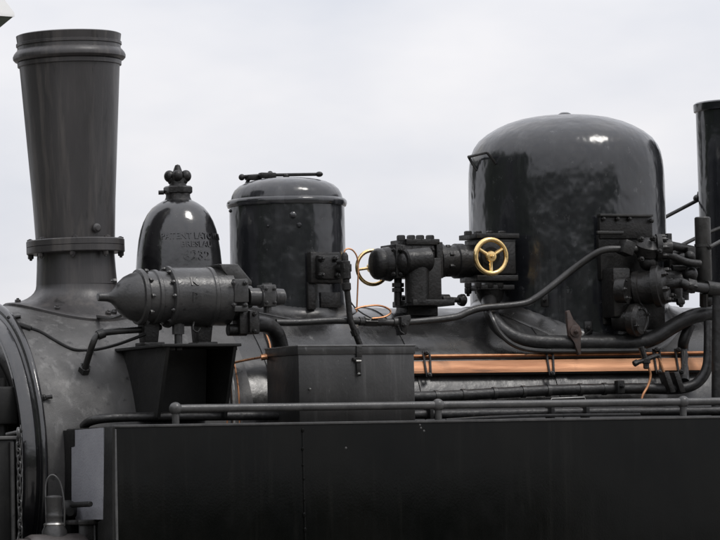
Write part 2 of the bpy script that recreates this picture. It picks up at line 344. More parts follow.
# bell
c, pr, k = vprof(178.5, [(284, 43.5), (283, 45), (279, 45), (277, 43.8), (268, 43.2), (252, 41.8), (240, 40.2), (230, 38.0), (222, 35.2), (214, 31), (208, 26.2), (203.5, 20), (200.5, 14.5), (199, 9)], cy=235)
b = MB(); b.lathe(pr, c, (0, 0, 1), 64); bell = part(b, 'bell', 'bell')
belldat = (c, pr, k)
def bz(py): return pr[0][0]+(284-py)*k
b = MB(); fc = c+Vector((.001, 0, 0))
b.lathe([(bz(200.5), 14), (bz(196), 12.5), (bz(193.5), 12.5)] and [(bz(201), 14*k), (bz(197), 12.3*k), (bz(193.5), 12.3*k)], fc, (0, 0, 1), 24)
b.lathe([(bz(194), 13*k), (bz(192.5), 14.6*k), (bz(187.5), 14.6*k), (bz(186), 13*k)], fc, (0, 0, 1), 6)
b.lathe([(bz(186), 9*k), (bz(183), 8*k), (bz(180), 8.5*k), (bz(172), 5*k), (bz(168), 3.6*k), (bz(165), 2.4*k), (bz(164), 0)], fc, (0, 0, 1), 16)
for s in (-1, 1):
    b.ball(fc+r0*(s*8.2*k)+Vector((0, 0, bz(176))), 5.6*k, 14, (1, 1, 1.1)); b.ball(fc+r0*(s*5*k)+Vector((0, 0, bz(180))), 5.4*k, 12)
b.ball(fc+Vector((-2.5*k, -6*k, bz(176))), 5.4*k, 14, (1, 1, 1.1)); b.ball(fc+Vector((2.5*k, 6*k, bz(176))), 5.4*k, 14, (1, 1, 1.1))
b.cyl(fc+Vector((0, 0, bz(192)))-r0*14*k, fc+Vector((0, 0, bz(192)))-r0*19.5*k, 2.2*k, 8)
part(b, 'finial', 'iron', bell)
b = MB(); b.lathe([(ZC+RS-.03, .105), (ZC+RS+.012, .105), (ZC+RS+.014, .05), (bz(281), .045)], c, (0, 0, 1), 32)
part(b, 'bell_stand', 'iron', bell)
def rad_at(z):
    for (z0, r0_), (z1_, r1_) in zip(pr[3:], pr[4:]):
        if z0 <= z <= z1_: return r0_+(r1_-r0_)*(z-z0)/(z1_-z0)
    return pr[4][1]
ins = bmesh.new()
phi0 = math.atan2(-math.cos(YAW), -math.sin(YAW))+R(3)     # bearing of the camera from the bell
for txt, py, sz, ctr, sx in (('PATENT LATOWSKI', 241, 6.2, 29, .98), ('BRESLAU', 249, 5.6, 27, 1.1), ('6232', 262, 9.0, 26, 1.2)):
    me = text_mesh(txt, sz*k*1.42, .004); zz = bz(py)
    for v in me.vertices:
        z = zz+v.co.y; r = rad_at(z); ang = phi0+R(ctr)+v.co.x*sx/r
        rr = r-.0005+v.co.z; v.co = Vector((c.x+rr*math.cos(ang), rr*math.sin(ang), z))
    ins.from_mesh(me); bpy.data.meshes.remove(me)
b = MB(); b.bm.free(); b.bm = ins; part(b, 'inscription', 'bell', bell, label='raised lettering PATENT LATOWSKI BRESLAU 6232 cast on the bell')

# sand dome
c, pr, k = vprof(287.5, [(330, 58.2), (310, 58), (250, 57.8), (207, 57.6)], cy=240)
b = MB(); b.lathe(pr, c, (0, 0, 1), 72, cap=False); sand = part(b, 'sand_dome', 'gloss')
def sz_(py): return pr[0][0]+(330-py)*k
b = MB(); b.lathe([(sz_(207.5), 57*k), (sz_(207), 59.3*k), (sz_(204.5), 60.3*k), (sz_(202), 60.1*k), (sz_(200), 58.6*k), (sz_(199), 56*k), (sz_(195), 55*k), (sz_(190), 52.4*k), (sz_(185.5), 47.5*k), (sz_(182), 40*k), (sz_(179.5), 30*k), (sz_(178), 18*k), (sz_(177.4), 0)], c, (0, 0, 1), 72, cap=False)
lid = part(b, 'lid', 'gloss', sand)
b = MB(); zt = sz_(175.2)
b.tube([c+r0*(-44*k)+Vector((0, 0, sz_(175.5))), c+r0*(-20*k)+Vector((0, 0, sz_(174.5))), c+r0*(32*k)+Vector((0, 0, sz_(174.6)))], 1.7*k, 10)
b.ball(c+r0*(-44.5*k)+Vector((0, 0, sz_(176))), 3.3*k, 12); b.ball(c+r0*(33*k)+Vector((0, 0, sz_(174.6))), 3.0*k, 12, (1.3, 1.3, .9))
b.box(c+r0*(-33*k)+Vector((0, 0, sz_(176.6))), (15*k, 10*k, 5*k), .003); b.box(c+r0*(-20*k)+Vector((0, 0, sz_(175)))+Vector((0, -.01, 0)), (17*k, 8*k, 5.6*k), .004)
b.ball(c+r0*(-16*k)+Vector((0, 0, sz_(173.2))), 3*k, 10); b.ball(c+Vector((0, 0, sz_(176))), 3.2*k, 10)
b.cyl(c+r0*(-40*k)+Vector((0, 0, sz_(183))), c+r0*(-37*k)+Vector((0, 0, sz_(177))), 1.8*k, 8)
part(b, 'lid_clamp', 'iron', sand)
b = MB(); q = P(293, 215, -57.8*k*.90); q = P(293, 215, 0)
def on_cyl(px, py, c, r):                     # pixel on a vertical cylinder
    d = ray(px, py); ox, oy = CAM.x-c.x, CAM.y-c.y
    a = d.x**2+d.y**2; b_ = 2*(ox*d.x+oy*d.y); cc = ox*ox+oy*oy-r*r
    q_ = max(b_*b_-4*a*cc, 0); return CAM+d*((-b_-math.sqrt(q_))/(2*a))
for px, py, rr in ((293, 215, 3.4), (299, 225, 2.6), (230.5, 211, 1.6), (268, 226, 1.5)):
    q = on_cyl(px, py, c, 57.8*k); n = Vector((q.x-c.x, q.y, 0)).normalized(); b.lathe([(-.004, rr*k), (.002, rr*k), (.006, rr*k*.6), (.007, 0)], q, n, 12)
part(b, 'rivet', 'gloss', sand, kind='stuff')
b = saddle(c.x, 0, 58*k, .035, 68*k, 0, RB, .006); part(b, 'dome_skirt', 'boiler', sand)
sandc, sandk = c.copy(), k

# steam dome
c, pr, k = vprof(567.5, [(345, 99.2), (300, 98.9), (200, 98.3), (182, 98.1), (171, 97.6), (163, 96.8), (154, 95.0), (147, 92.0), (140, 87), (133.5, 79), (128, 69.5), (123.5, 59.5), (119.5, 46.5), (117, 33), (115.4, 17), (114.9, 0)], cy=230)
b = MB(); b.lathe(pr, c, (0, 0, 1), 96, cap=False); dome = part(b, 'steam_dome', 'gloss'); domec, domek, domeR = c.copy(), k, 98.4*k
def dz(py): return pr[0][0]+(345-py)*k
b = MB(); b.lathe([(dz(116), 7*k), (dz(113.5), 6.5*k), (dz(112), 4*k), (dz(111.6), 0)], c, (0, 0, 1), 16); part(b, 'top_plug', 'gloss', dome)
b = MB(); rim = lambda u, py, off: Vector((c.x, 0, dz(py)))+(r0*u-Vector((FWD.x, FWD.y, 0)).normalized()*math.sqrt(max(1-u*u, 0)))*(domeR-.004+off)
b.tube([rim(-.93, 171, 0), rim(-.945, 158.5, .022), rim(-.93, 157.2, .024), rim(-.79, 156.2, .030), rim(-.765, 157.2, .028), rim(-.745, 167, 0)], .0055, 8, 4)
part(b, 'lifting_eye', 'iron', dome)
b = saddle(c.x, 0, 99*k, .035, 114*k, 0, RB, .006); part(b, 'dome_skirt', 'boiler', dome)
for px, py in ((606, 318), (545, 300), (588, 328)):
    b = MB(); q = on_cyl(px, py, c, domeR); n = Vector((q.x-c.x, q.y, 0)).normalized(); b.box(q, (.02, .03, .05), .004, Quaternion((0, 0, 1), math.atan2(n.y, n.x)).to_matrix()); b.hexb(q+n*.012, n, .009, .012); part(b, 'skirt_lug', 'iron', dome)

# rear stack at the cab end, with stays
c, pr, k = vprof(741, [(300, 42), (112, 43.4), (111, 45.4), (109, 45.6), (104, 45.8), (102.5, 44), (101.8, 30), (101.5, 0)], Y=0, cy=180)
b = MB(); b.lathe(pr, c, (0, 0, 1), 64, cap=False); b.ball(c+Vector((0, 0, pr[-1][0])), 5*k, 12); rs = part(b, 'safety_valve_casing', 'gloss')
b = MB(); w1, w2 = P(695.5, 217, -.40), P(711, 281, -.40); cc = (w1+w2)/2
b.lathe([(0, 7.4*k), (.004, 7.8*k), (w1.z-w2.z-.004, 7.8*k), (w1.z-w2.z, 7.0*k)], (cc.x, -.40, w2.z), (0, 0, 1), 24)
b.cyl((cc.x, -.40, P(703, 244, -.4).z), (cc.x, -.40, P(703, 247, -.4).z), 8.6*k, 24)
b.hexb(P(708, 247, -.42), (0, -1, 0), 3*k, 5*k); part(b, 'gauge_column', 'pipe')
b = MB(); b.tube([P(655, 222.5, .12), P(698, 200, .12), P(704, 196, .12)], 1.9*k, 10, 0); b.ball(P(697, 198.5, .12), 4*k, 10); b.cyl(P(697, 200, .12), P(699, 192, .12), 1.6*k, 8)
part(b, 'stay_rod', 'pipe', rs)
b = MB(); b.tube([P(668, 252, -.1), P(700, 236, -.1), P(760, 212, -.1)], 1.9*k, 10, 0); part(b, 'stay_rod', 'pipe', rs)
b = MB(); b.tube([P(710, 247, -.44), P(722, 240.5, -.44), P(770, 214, -.44)], 1.8*k, 10, 0); part(b, 'stay_rod', 'rail', rs)

# ------------------------------------------------------------------ turbo generator on its bracket
YG = -.60
k = K(P(180, 297, YG))
def G(px, py, dy=0.0): return P(px, py, YG+dy)
ax0 = G(96, 296.5); axl = (G(285, 295.5)-ax0).length
def gx(px): return (G(px, 296).x-ax0.x)
az = G(180, 297).z; go = Vector((ax0.x, YG, az))
b = MB(); b.lathe([(gx(165), 28.5*k), (gx(166), 30.6*k), (gx(168), 31*k), (gx(169), 29.4*k), (gx(205), 29.4*k), (gx(206), 30.4*k), (gx(209), 30.4*k), (gx(210), 29*k), (gx(226), 29*k), (gx(228), 26.5*k), (gx(228.5), 0)], go, (1, 0, 0), 56)
gen = part(b, 'turbo_generator', 'pump')
b = MB(); b.lathe([(gx(136), 0), (gx(136), 25*k), (gx(137), 27.5*k), (gx(140.5), 28.2*k), (gx(142), 27*k), (gx(142.5), 25.6*k), (gx(151), 25.6*k), (gx(152), 27.2*k), (gx(155), 27.4*k), (gx(156), 26*k), (gx(166), 26*k)], go, (1, 0, 0), 56)
b.ringbolts((ax0.x+gx(142.2), YG, az), (1, 0, 0), 27*k, 10, 2.2*k, 3*k); b.ringbolts((ax0.x+gx(166), YG, az), (-1, 0, 0), 28*k, 12, 2*k, 3*k)
part(b, 'end_housing', 'pump', gen)
b = MB(); b.lathe([(gx(97.5), 0), (gx(97.6), 3.4*k), (gx(98.3), 4.2*k), (gx(107), 4.6*k), (gx(111), 6*k), (gx(115), 9.5*k), (gx(120), 16*k), (gx(125), 20.5*k), (gx(131), 23.5*k), (gx(137), 25.2*k)], go, (1, 0, 0), 48, cap=False)
b.hexb(G(116, 281), (-1, 0, 0), 2.6*k, 4*k); b.hexb(G(116, 312), (-1, 0, 0), 3*k, 4*k)
part(b, 'nose_cone', 'pump', gen)
for txt, px, py in (('K', 184.5, 286.5), ('P', 184.5, 302.5)):
    tm = text_mesh(txt, 13*k, .004); cz = G(px, py); me = bmesh.new()
    for v in tm.vertices:
        th = math.asin(max(-1, min(1, (cz.z-az)/(29.5*k))))+v.co.y/(29.5*k); rr = 29.3*k+v.co.z
        v.co = Vector((cz.x+v.co.x, YG-math.cos(th)*rr, az+math.sin(th)*rr))
    me.from_mesh(tm); bpy.data.meshes.remove(tm)
    b = MB(); b.bm.free(); b.bm = me; part(b, 'cast_mark', 'pump', gen)
# governor housing to the right
b = MB()
b.lathe([(gx(226), 24*k), (gx(236), 24*k), (gx(238), 20*k), (gx(240), 12*k), (gx(250), 11.5*k)], go, (1, 0, 0), 32)
pa = G(222, 266, -.05); 
b.prism([G(219, 264, -.07), G(238, 264, -.07), G(252, 281, -.07), G(252, 285, -.07), G(232, 282, -.07), G(223, 268, -.07)], (0, .13, 0), .003)
b.box(G(239, 291, -.08), (16*k, .05, 24*k), .006); b.box(G(239, 309, -.08), (15*k, .045, 6*k), .003)
for px, py in ((233, 283), (245, 283), (233, 305), (245, 305)): b.hexb(G(px, py, -.105), (0, -1, 0), 2.4*k, 3.5*k)
part(b, 'governor_housing', 'pump', gen)
b = MB(); a0 = G(248, 297, -.06)
b.lathe([(0, 9*k), (12*k, 9*k), (12.5*k, 11*k), (14*k, 11*k), (14.4*k, 8.5*k), (28*k, 8.5*k), (28.3*k, 9*k), (38*k, 8.2*k), (39.5*k, 6*k), (39.8*k, 0)], a0, (1, 0, 0), 24)
b.box(a0+Vector((20*k, -.002, 1*k)), (14*k, 19*k, 22*k), .004); b.cyl(a0+Vector((21*k, 0, -10*k)), a0+Vector((21*k, 0, -16*k)), 4.2*k, 10); b.cyl(a0+Vector((21*k, 0, 11*k)), a0+Vector((21*k, 0, 14*k)), 5*k, 6)
for s in (-1, 1):
    for t in (-1, 1): b.hexb(a0+Vector((20*k+s*4.5*k, -9.5*k, 1*k+t*7*k)), (0, -1, 0), 2*k, 3*k)
part(b, 'throttle_valve', 'pump', gen)
b = MB(); b.box(G(246, 323, -.03), (22*k, .07, 23*k), .006); b.box(G(253, 322, -.075), (9*k, .02, 22*k), .003); b.cyl(G(228, 330, -.03), G(246, 330, -.03), 6*k, 16)
for py in (314, 331): b.hexb(G(254, py, -.085), (0, -1, 0), 2.4*k, 3*k)
part(b, 'exhaust_flange', 'iron', gen)
zsh = P(180, 344, -.84).z; xb_ = G(176, 330).x
for px in (152, 205):
    b = MB(); b.prism([G(px-9, 316), G(px+9, 316), G(px+6, 346), G(px-6, 346)], (0, .06, 0), .003); b.box(Vector((G(px, 340).x, YG+.02, zsh+.008)), (22*k, .09, .014), .003); part(b, 'foot', 'iron', gen)
b = MB(); b.cyl(Vector((xb_, YG-.02, zsh)), Vector((xb_, YG-.02, zsh+20*k)), 4*k, 14); b.cyl(Vector((xb_, YG-.02, zsh+12*k)), Vector((xb_, YG-.02, zsh+24*k)), 6.2*k, 6); part(b, 'drain_plug', 'pump', gen)
b = MB(); b.tube([G(194, 322, -.06), G(193, 329, -.07), G(197, 332, -.07), G(200, 328, -.06)], 1.0*k, 8, 4); part(b, 'wire_hook', 'iron', gen)
# bracket: shelf and two gusset plates against the smokebox
gl, gr = P(165, 346, -.84).x, P(236.5, 347, -.84).x
yb0 = -math.sqrt(RS**2-(zsh-ZC)**2)+.01
b = MB(); b.box(((gl+gr)/2, (yb0-.85)/2, zsh-.004), (gr-gl+.03, .85+yb0, .010), .002)
for px in (171, 178, 233): b.box((P(px, 347, -.80).x, -.80, zsh-.015), (6*k, .03, .012), .002)
brk = part(b, 'generator_bracket', 'dark')
for xg in (gl+.008, gr-.008):
    b = MB(); poly = [Vector((xg, -.835, zsh-.010))]; zlo = P(157, 412, -.72).z
    poly.append(Vector((xg, -.735, zlo-.02)))
    for i in range(9):
        z = zlo-.02+(zsh-.010-zlo+.02)*i/8; poly.append(Vector((xg, -math.sqrt(max((RS)**2-(z-ZC)**2, 0))+.004, z)))
    b.prism(poly, (.012, 0, 0)); part(b, 'gusset_plate', 'dark', brk)
b = MB(); zlo = P(157, 412, -.72).z-.02
b.prism([Vector((gl+.02, -.62, zsh-.010)), Vector((gr-.02, -.62, zsh-.010)), Vector((gr-.02, -.60, zlo)), Vector((gl+.02, -.60, zlo))], (0, .008, 0)); part(b, 'back_plate', 'dark', brk)

# pipes on the smokebox side
def pipe(name, pts, r_px, m_='pipe', seg=12, smooth=5, parent=None, extra=None):
    b = MB(); kk = K(Vector(pts[0])); b.tube(pts, r_px*kk, seg, smooth)
    if extra: extra(b, kk)
    return part(b, name, m_, parent)
pipe('drain_pipe', [G(160, 327, .04), G(150, 329, .03), P(120, 331, -.56), P(104, 333, -.55), P(96.5, 336, -.55), P(93, 343, -.55), P(90, 352, -.53), B(85, 368, .03), B(83, 373, -.01)], 3.3,
     extra=lambda b, kk: (b.cyl(P(104, 333, -.55), P(97.5, 335.5, -.55), 4.8*kk, 12), b.lathe([(-.01, 6.4*kk), (.028, 6.4*kk), (.032, 4.6*kk), (.045, 4.6*kk)], B(83.2, 373, 0), (0.02, -.45, .5), 6)))
pipe('cable', [B(8, 317, .02), B(18, 324, .015), B(26, 327, .012), B(40, 331.5, .012), B(58, 342, .012), B(74, 349.5, .012), B(92, 350, .015), P(112, 346, -.5), P(130, 340, -.56), G(146, 334)], 1.7, 'dark', 8,
     extra=lambda b, kk: b.cyl(B(19, 325, .015), B(31, 329, .013), 3*kk, 10))
pipe('cable', [B(60, 308, .006, RS), B(80, 314, .006, RS), B(97, 317, .006, RS), P(112, 318, -.45), G(124, 314, .05)], 2.0, 'pipe', 8)
pipe('exhaust_pipe', [G(250, 324, .03), G(262, 324, .03), G(270, 327, .06), G(277, 335, .08), G(281, 350, .10), G(283, 372, .10), G(283, 400, .06)], 8.2, 'lagging', 18)
for i, o in enumerate((0, 3.2, 6.4)):
    pipe('copper_tube', [B(262+o, 322, .012), B(266+o, 333, .012), B(270+o*.8, 345, .012), B(272+o*.8, 362, .012), B(273+o*.8, 390, .012)], 1.0, 'copper' if i != 1 else 'pipe', 8)
pipe('copper_tube', [B(229, 364, .016), B(246, 360, .05), P(266, 356.5, -.62)], 1.2, 'copper', 8, extra=lambda b, kk: b.cyl(P(261, 357.5, -.615), P(267, 356.5, -.62), 3.2*kk, 10))
pipe('copper_tube', [B(231, 352, .01), B(235, 368, .008), B(237.5, 384, .008), B(239, 400, .008), B(239.5, 424, .008)], 1.1, 'copper', 8)
pipe('copper_tube', [B(221, 360, .01), B(224, 376, .008), B(226, 392, .008), B(227, 424, .008)], 1.1, 'copper', 8)
pipe('smokebox_joint_pipe', [B(225, 352, .02), B(230, 372, .02), B(233, 390, .02), B(234.5, 424, .02)], 2.2, 'steel', 8)

# ------------------------------------------------------------------ valve on the sand dome
q = on_cyl(322, 268, sandc, 58*sandk); n = Vector((q.x-sandc.x, q.y, 0)).normalized(); rot = Quaternion((0, 0, 1), math.atan2(n.y, n.x)).to_matrix(); k = sandk
tv = Vector((-n.y, n.x, 0))
b = MB(); b.box(q+n*.012-tv*.0, (.03, 37*k, 31*k), .006, rot)
b.box(q+n*.035, (.03, 26*k, 24*k), .008, rot)
for s, t in ((-11, 8), (-11, -8), (6, 8), (8, -8)): b.hexb(q+n*.045+tv*(s*k)+Vector((0, 0, t*k)), n, 3.2*k, 5*k)
b.lathe([(0, 6*k), (8*k, 5*k), (12*k, 3*k), (12.5*k, 0)], q+n*.045+tv*(12*k)+Vector((0, 0, -1*k)), n, 16)
sv = part(b, 'sanding_valve', 'iron')
b = MB(); pd = on_cyl(311, 296, sandc, 58*sandk+.006); b.box(pd, (.014, 9*k, 27*k), .003, rot); b.box(on_cyl(330, 300, sandc, 58*sandk+.004), (.010, 24*k, 15*k), .002, rot); part(b, 'bracket', 'iron', sv)

# oil feed: vertical sight pipe
YV = -.42
b = MB(); kk = K(P(347, 280, YV)); V = lambda px, py, d=0: P(px, py, YV+d)
b.tube([V(346.5, 285), V(348.5, 303), V(350, 318), V(354, 330), V(361, 348)], 3.0*kk, 12, 4)
b.lathe([(0, 3*kk), (2*kk, 4.6*kk), (8*kk, 4.6*kk), (9*kk, 3.4*kk), (12*kk, 3.6*kk), (13*kk, 5.2*kk), (30*kk, 5.2*kk), (31*kk, 3.6*kk), (36*kk, 3.6*kk), (39*kk, 2*kk)], V(346.8, 291.5), (V(344.5, 253)-V(346.8, 291.5)), 14)
b.cyl(V(338, 262, .04), V(346, 262), 2.4*kk, 10); b.box(V(346, 268), (9*kk, 9*kk, 8*kk), .003)
b.cyl(V(354, 330), V(356, 335), 4.2*kk, 10)
ofd = part(b, 'oil_feed_pipe', 'iron')
pipe('copper_tube', [V(344.5, 256), V(344.5, 251), V(348, 248.6), V(353, 250.5), V(357, 257), V(358.2, 268), V(357.6, 290), V(356.6, 312)], .85, 'copper', 8, parent=ofd)
pipe('copper_tube', [V(355, 309), V(364, 306.5), V(378, 305.5), V(388, 308.5), V(390.5, 313), V(384, 317), V(372, 318.5)], 1.0, 'copper', 8, parent=ofd)
pipe('copper_tube', [V(350, 301), V(355, 307.5), V(362, 313), V(371, 318)], .8, 'pipe', 8, parent=ofd)

# long small-bore steam pipe along the boiler top to the injector valve
A = lambda px, py, Y=-.40: P(px, py, Y)
pipe('steam_pipe', [A(276, 322.5), A(300, 322.5), A(335, 320.5), A(366, 321.5), A(400, 322.5), A(430, 320.5), A(456, 317), A(468, 312), A(482, 308), A(505, 306), A(524, 303.5), A(534, 299), A(550, 287.5), A(572, 270), A(594, 254.5, -.44), A(606, 249.5, -.46), A(620, 249, -.47), A(640, 249, -.47)], 3.7, 'pipe', 14, 4,
     extra=lambda b, kk: (b.cyl(A(364, 321.4), A(376, 321.8), 5.6*kk, 6), b.cyl(A(359, 321.3), A(381, 322), 4.6*kk, 14), b.cyl(A(393, 322.4), A(399, 322.5), 5*kk, 12)))
b = MB(); kk = K(A(405, 325)); pts = [A(401, 316.5, -.43), A(410.5, 314.5, -.43), A(411.5, 319, -.43), A(407, 328, -.43), A(406.5, 334.5, -.43), A(402.5, 335, -.43), A(401.5, 325, -.43)]
b.prism(pts, (0, .055, 0), .003); b.tube([A(398, 325, -.43), A(400, 331, -.43), A(404, 334, -.43)], 1.2*kk, 8); b.hexb(A(404, 325, -.43), (0, -1, 0), 2.5*kk, 3*kk)
part(b, 'pipe_clamp', 'iron')

# ------------------------------------------------------------------ main valve between the domes
YM = -.19
k = K(P(430, 262, YM)); Mv = lambda px, py, d=0: P(px, py, YM+d)
b = MB(); o = Mv(388, 264)
b.lathe([(-16*k/.91, 0), (-15.8*k/.91, 9*k), (-14.4*k/.91, 13*k), (-12.4*k/.91, 15.2*k), (-10*k/.91, 15.8*k), (-6*k/.91, 15.2*k), (-5*k/.91, 16.2*k), (2*k, 17.5*k)], o, (1, 0, 0), 32)
b.box(Mv(408, 262), (44*k, .13, 33*k), .008)
b.box(Mv(391, 262), (6*k, .135, 34*k), .003); b.box(Mv(432, 261), (7*k, .14, 36*k), .004)
b.cyl(Mv(404, 261, -.09), Mv(430, 259, -.09), 12*k, 24, .006)
b.ball(Mv(409, 263, -.075), 13*k, 20)
b.cyl(Mv(417, 262, -.08), Vector((Mv(417, 303, -.08).x, YM-.08, Mv(417, 303, -.08).z)), 12*k, 24)
b.box(Mv(427, 281, -.04), (20*k, .10, 45*k), .006)
for s in (250, 274):
    for px in (393, 400, 423, 432): b.hexb(Mv(px, s, -.068), (0, -1, 0), 2.2*k, 3*k)
vb = part(b, 'main_valve', 'iron')
b = MB(); b.box(Mv(415, 243), (37*k, .14, 6*k), .003)
for px in (401, 411, 420, 430):
    for d in (-.055, .05): b.hexb(Mv(px, 240.8, d), (0, 0, 1), 4.3*k, 5.6*k, False); b.hexb(Mv(px, 246, d), (0, 0, -1), 3*k, 3*k, False)
part(b, 'valve_cover', 'iron', vb)
b = MB(); b.lathe([(0, 14*k), (3*k, 17.5*k), (8*k, 17.5*k), (9*k, 15.8*k), (22*k, 15.8*k), (23*k, 17.6*k), (31*k, 17.6*k), (31.5*k, 16.4*k), (46*k, 16.4*k)], Mv(434, 261), (1, 0, 0), 32)
b.ringbolts(Mv(444, 261), (1, 0, 0), 15*k, 8, 2.4*k, 4*k, .4)
part(b, 'connecting_pipe', 'iron', vb)
b = MB(); b.box(Mv(491, 259), (38*k, .14, 33*k), .008); b.box(Mv(489, 237), (48*k, .15, 5*k), .002); b.box(Mv(490, 243), (40*k, .13, 6*k), .002)
for px in (468, 478, 490, 502):
    for d in (-.06, .05): b.hexb(Mv(px, 235, d), (0, 0, 1), 4*k, 4*k, False)
b.box(Mv(489, 279), (46*k, .15, 6*k), .003); b.box(Mv(490, 288), (38*k, .13, 5*k), .003)
for px in (468, 478, 490, 500): b.hexb(Mv(px, 283, -.06), (0, 0, -1), 3.6*k, 5*k); b.hexb(Mv(px, 288, .04), (0, 0, -1), 3.6*k, 6*k)
b.lathe([(0, 15*k), (10*k, 13*k), (18*k, 8*k), (26*k, 8*k)], Mv(490, 288), (0, 0, -1), 20)
b.cyl(Mv(491, 256, -.09), Mv(491, 256, -.03), 9*k, 20); b.cyl(Mv(491, 256, -.14), Mv(491, 256, -.05), 3*k, 12)
part(b, 'stop_valve', 'iron', vb)
b = MB(); base = Vector((Mv(420, 303).x, YM-.04, ZC+math.sqrt(RB**2-.15**2)))
b.box((base.x, YM-.03, Mv(420, 304).z), (46*k, .18, 6*k), .003); b.box((base.x+3*k, YM+.05, Mv(420, 304).z-.03), (34*k, .10, .08), .004)
b.cyl(Mv(398, 277), Mv(398, 306), 4*k, 10)
for py in (283, 288): b.cyl(Mv(398, py), Mv(398, py+4), 6*k, 6)
b.cyl(Mv(396, 300, .05), Mv(404, 300, .05), 5*k, 10)
part(b, 'pedestal', 'iron', vb)
b = MB(); b.lathe([(0, 3*k), (5*k, 3.4*k), (6*k, 5.5*k), (14*k, 5.5*k), (15*k, 3*k), (25*k, 2.6*k), (25.3*k, 5.2*k), (28*k, 6.2*k), (31*k, 6.2*k), (33*k, 4*k), (33.2*k, 0)], Mv(436, 299.5), (1, 0, -.02), 16); part(b, 'drain_cock', 'iron', vb)
def handwheel(ctr, Rw, rt, ph, name='handwheel'):
    b = MB(); a1, a2, n_ = basis((0, -1, 0)); ctr = Vector(ctr)
    b.tube([ctr+(a1*math.cos(2*math.pi*i/36)+a2*math.sin(2*math.pi*i/36))*Rw for i in range(36)], rt, 14, 0, True)
    b.lathe([(-.012, .016), (-.010, .020), (.004, .021), (.008, .018), (.010, .008), (.010, 0)], ctr, (0, -1, 0), 20)
    for j in range(3):
        t = ph+2*math.pi*j/3; d = a1*math.cos(t)+a2*math.sin(t)
        b.tube([ctr+d*.008, ctr+d*(Rw*.55)+Vector((0, .003, 0)), ctr+d*Rw], lambda f: rt*(.85-.15*f), 10, 4)
    w = part(b, name, 'brass', vb); b = MB(); b.hexb(ctr+Vector((0, -.009, 0)), (0, -1, 0), .009, .009); part(b, 'wheel_nut', 'brass', w); return w
wc = Mv(491, 256.5, -.15); ang_down = -math.pi/2
handwheel(wc, 17.0*K(wc), 2.6*K(wc), -math.pi/2)
wc = Mv(372.5, 267.5, .10); handwheel(wc, 17.0*K(wc), 1.9*K(wc), R(8) if False else R(188))
b = MB(); b.cyl(wc, wc+Vector((0, -.12, 0)), .010, 12); part(b, 'wheel_spindle', 'iron', vb)

# ------------------------------------------------------------------ injector steam valve group by the steam dome
YI = -.46
k = K(P(640, 270, YI)); I = lambda px, py, d=0: P(px, py, YI+d)
q = on_cyl(625, 240, domec, domeR)
b = MB(); b.box(I(625, 227, .06), (60*k, .02, 24*k), .003); b.box(I(622, 242, .07), (56*k, .02, 14*k), .003); b.box(I(628, 262, .08), (66*k, .03, 36*k), .004)
for px, py in ((603, 219), (617, 219), (629, 219), (651, 221)): b.hexb(I(px, py, .045), (0, -1, 0), 2.4*k, 3*k)
mp_ = part(b, 'mounting_plate', 'iron')
b = MB(); b.box(I(610, 232.5, .045), (30*k, .012, 3*k), .002); b.box(I(625, 215.4, .05), (60*k, .03, 2.4*k), .001); part(b, 'plate_ledge', 'pipe', mp_)
b = MB(); o = I(650, 248)
b.lathe([(-13*k, 9*k), (-12*k, 11*k), (-6*k, 11*k), (-5*k, 8*k), (5*k, 9*k), (6*k, 14*k), (11*k, 14*k), (12*k, 10*k), (22*k, 8*k)], o, (1, -.35, 0), 24)
b.ringbolts(o+Vector((10*k, -3.5*k, 0)), (1, -.35, 0), 11.5*k, 8, 2.4*k, 5*k)
b.lathe([(0, 12*k), (10*k, 13*k), (13*k, 9*k), (16*k, 5*k)], I(646, 254, 0), (0, -.5, 1), 20)
b.box(I(626, 248, -.02), (12*k, 16*k, 14*k), .004, Quaternion((0, 1, 0), R(20)).to_matrix()); b.ball(I(648, 262), 9*k, 14)
for px, py in ((640, 240), (652, 239), (658, 252), (640, 260)): b.hexb(I(px, py, -.05), (0, -1, .2), 3*k, 5*k)
iv = part(b, 'steam_valve', 'iron')
b = MB()
b.tube([I(658, 252, -.03), I(672, 256, -.03), I(686, 262, -.03), I(700, 264, -.03)], 4*k, 12)
b.cyl(I(664, 244, 0), I(692, 250, .05), 4.5*k, 12); b.box(I(668, 240, .05), (5*k, .03, 13*k), .002)
b.cyl(I(672, 268, 0), I(696, 268, 0), 3*k, 10); b.box(I(690, 254, .02), (9*k, .03, 14*k), .003); b.ball(I(690, 256, .0), 5.5*k, 12)
part(b, 'valve_spindle', 'iron', iv)
b = MB(); o = I(646, 288, -.02); axd = Vector((.75, -.66, .10))
b.lathe([(-30*k, 17*k), (-29*k, 19*k), (-22*k, 19*k), (-21*k, 15*k), (-12*k, 15*k), (-11*k, 18*k), (-6*k, 18*k), (-5*k, 16*k), (8*k, 17*k), (9*k, 21*k), (15*k, 21*k), (16*k, 19*k), (20*k, 18*k), (22*k, 14*k), (22.2*k, 0)], o, axd, 36)
fc = o+axd.normalized()*(20*k); b.ringbolts(fc, axd, 15.5*k, 6, 3*k, 5*k, .3); b.ringbolts(o-axd.normalized()*21*k, axd, 16.5*k, 7, 2.6*k, 4*k)
inj = part(b, 'injector_body', 'iron')
b = MB(); f2 = o+axd.normalized()*(22*k)
b.tube([f2, f2+axd.normalized()*(14*k), I(690, 286, -.14), I(712, 289, -.10), I(740, 292, -.10)], 5*k, 14)
b.cyl(I(686, 285, -.13), I(694, 287, -.13), 7.5*k, 6); b.cyl(I(706, 288, -.1), I(720, 290, -.1), 7.5*k, 14); b.ball(I(708, 300, -.08), 7*k, 12); b.cyl(I(704, 293, -.1), I(704, 306, -.08), 4.5*k, 10)
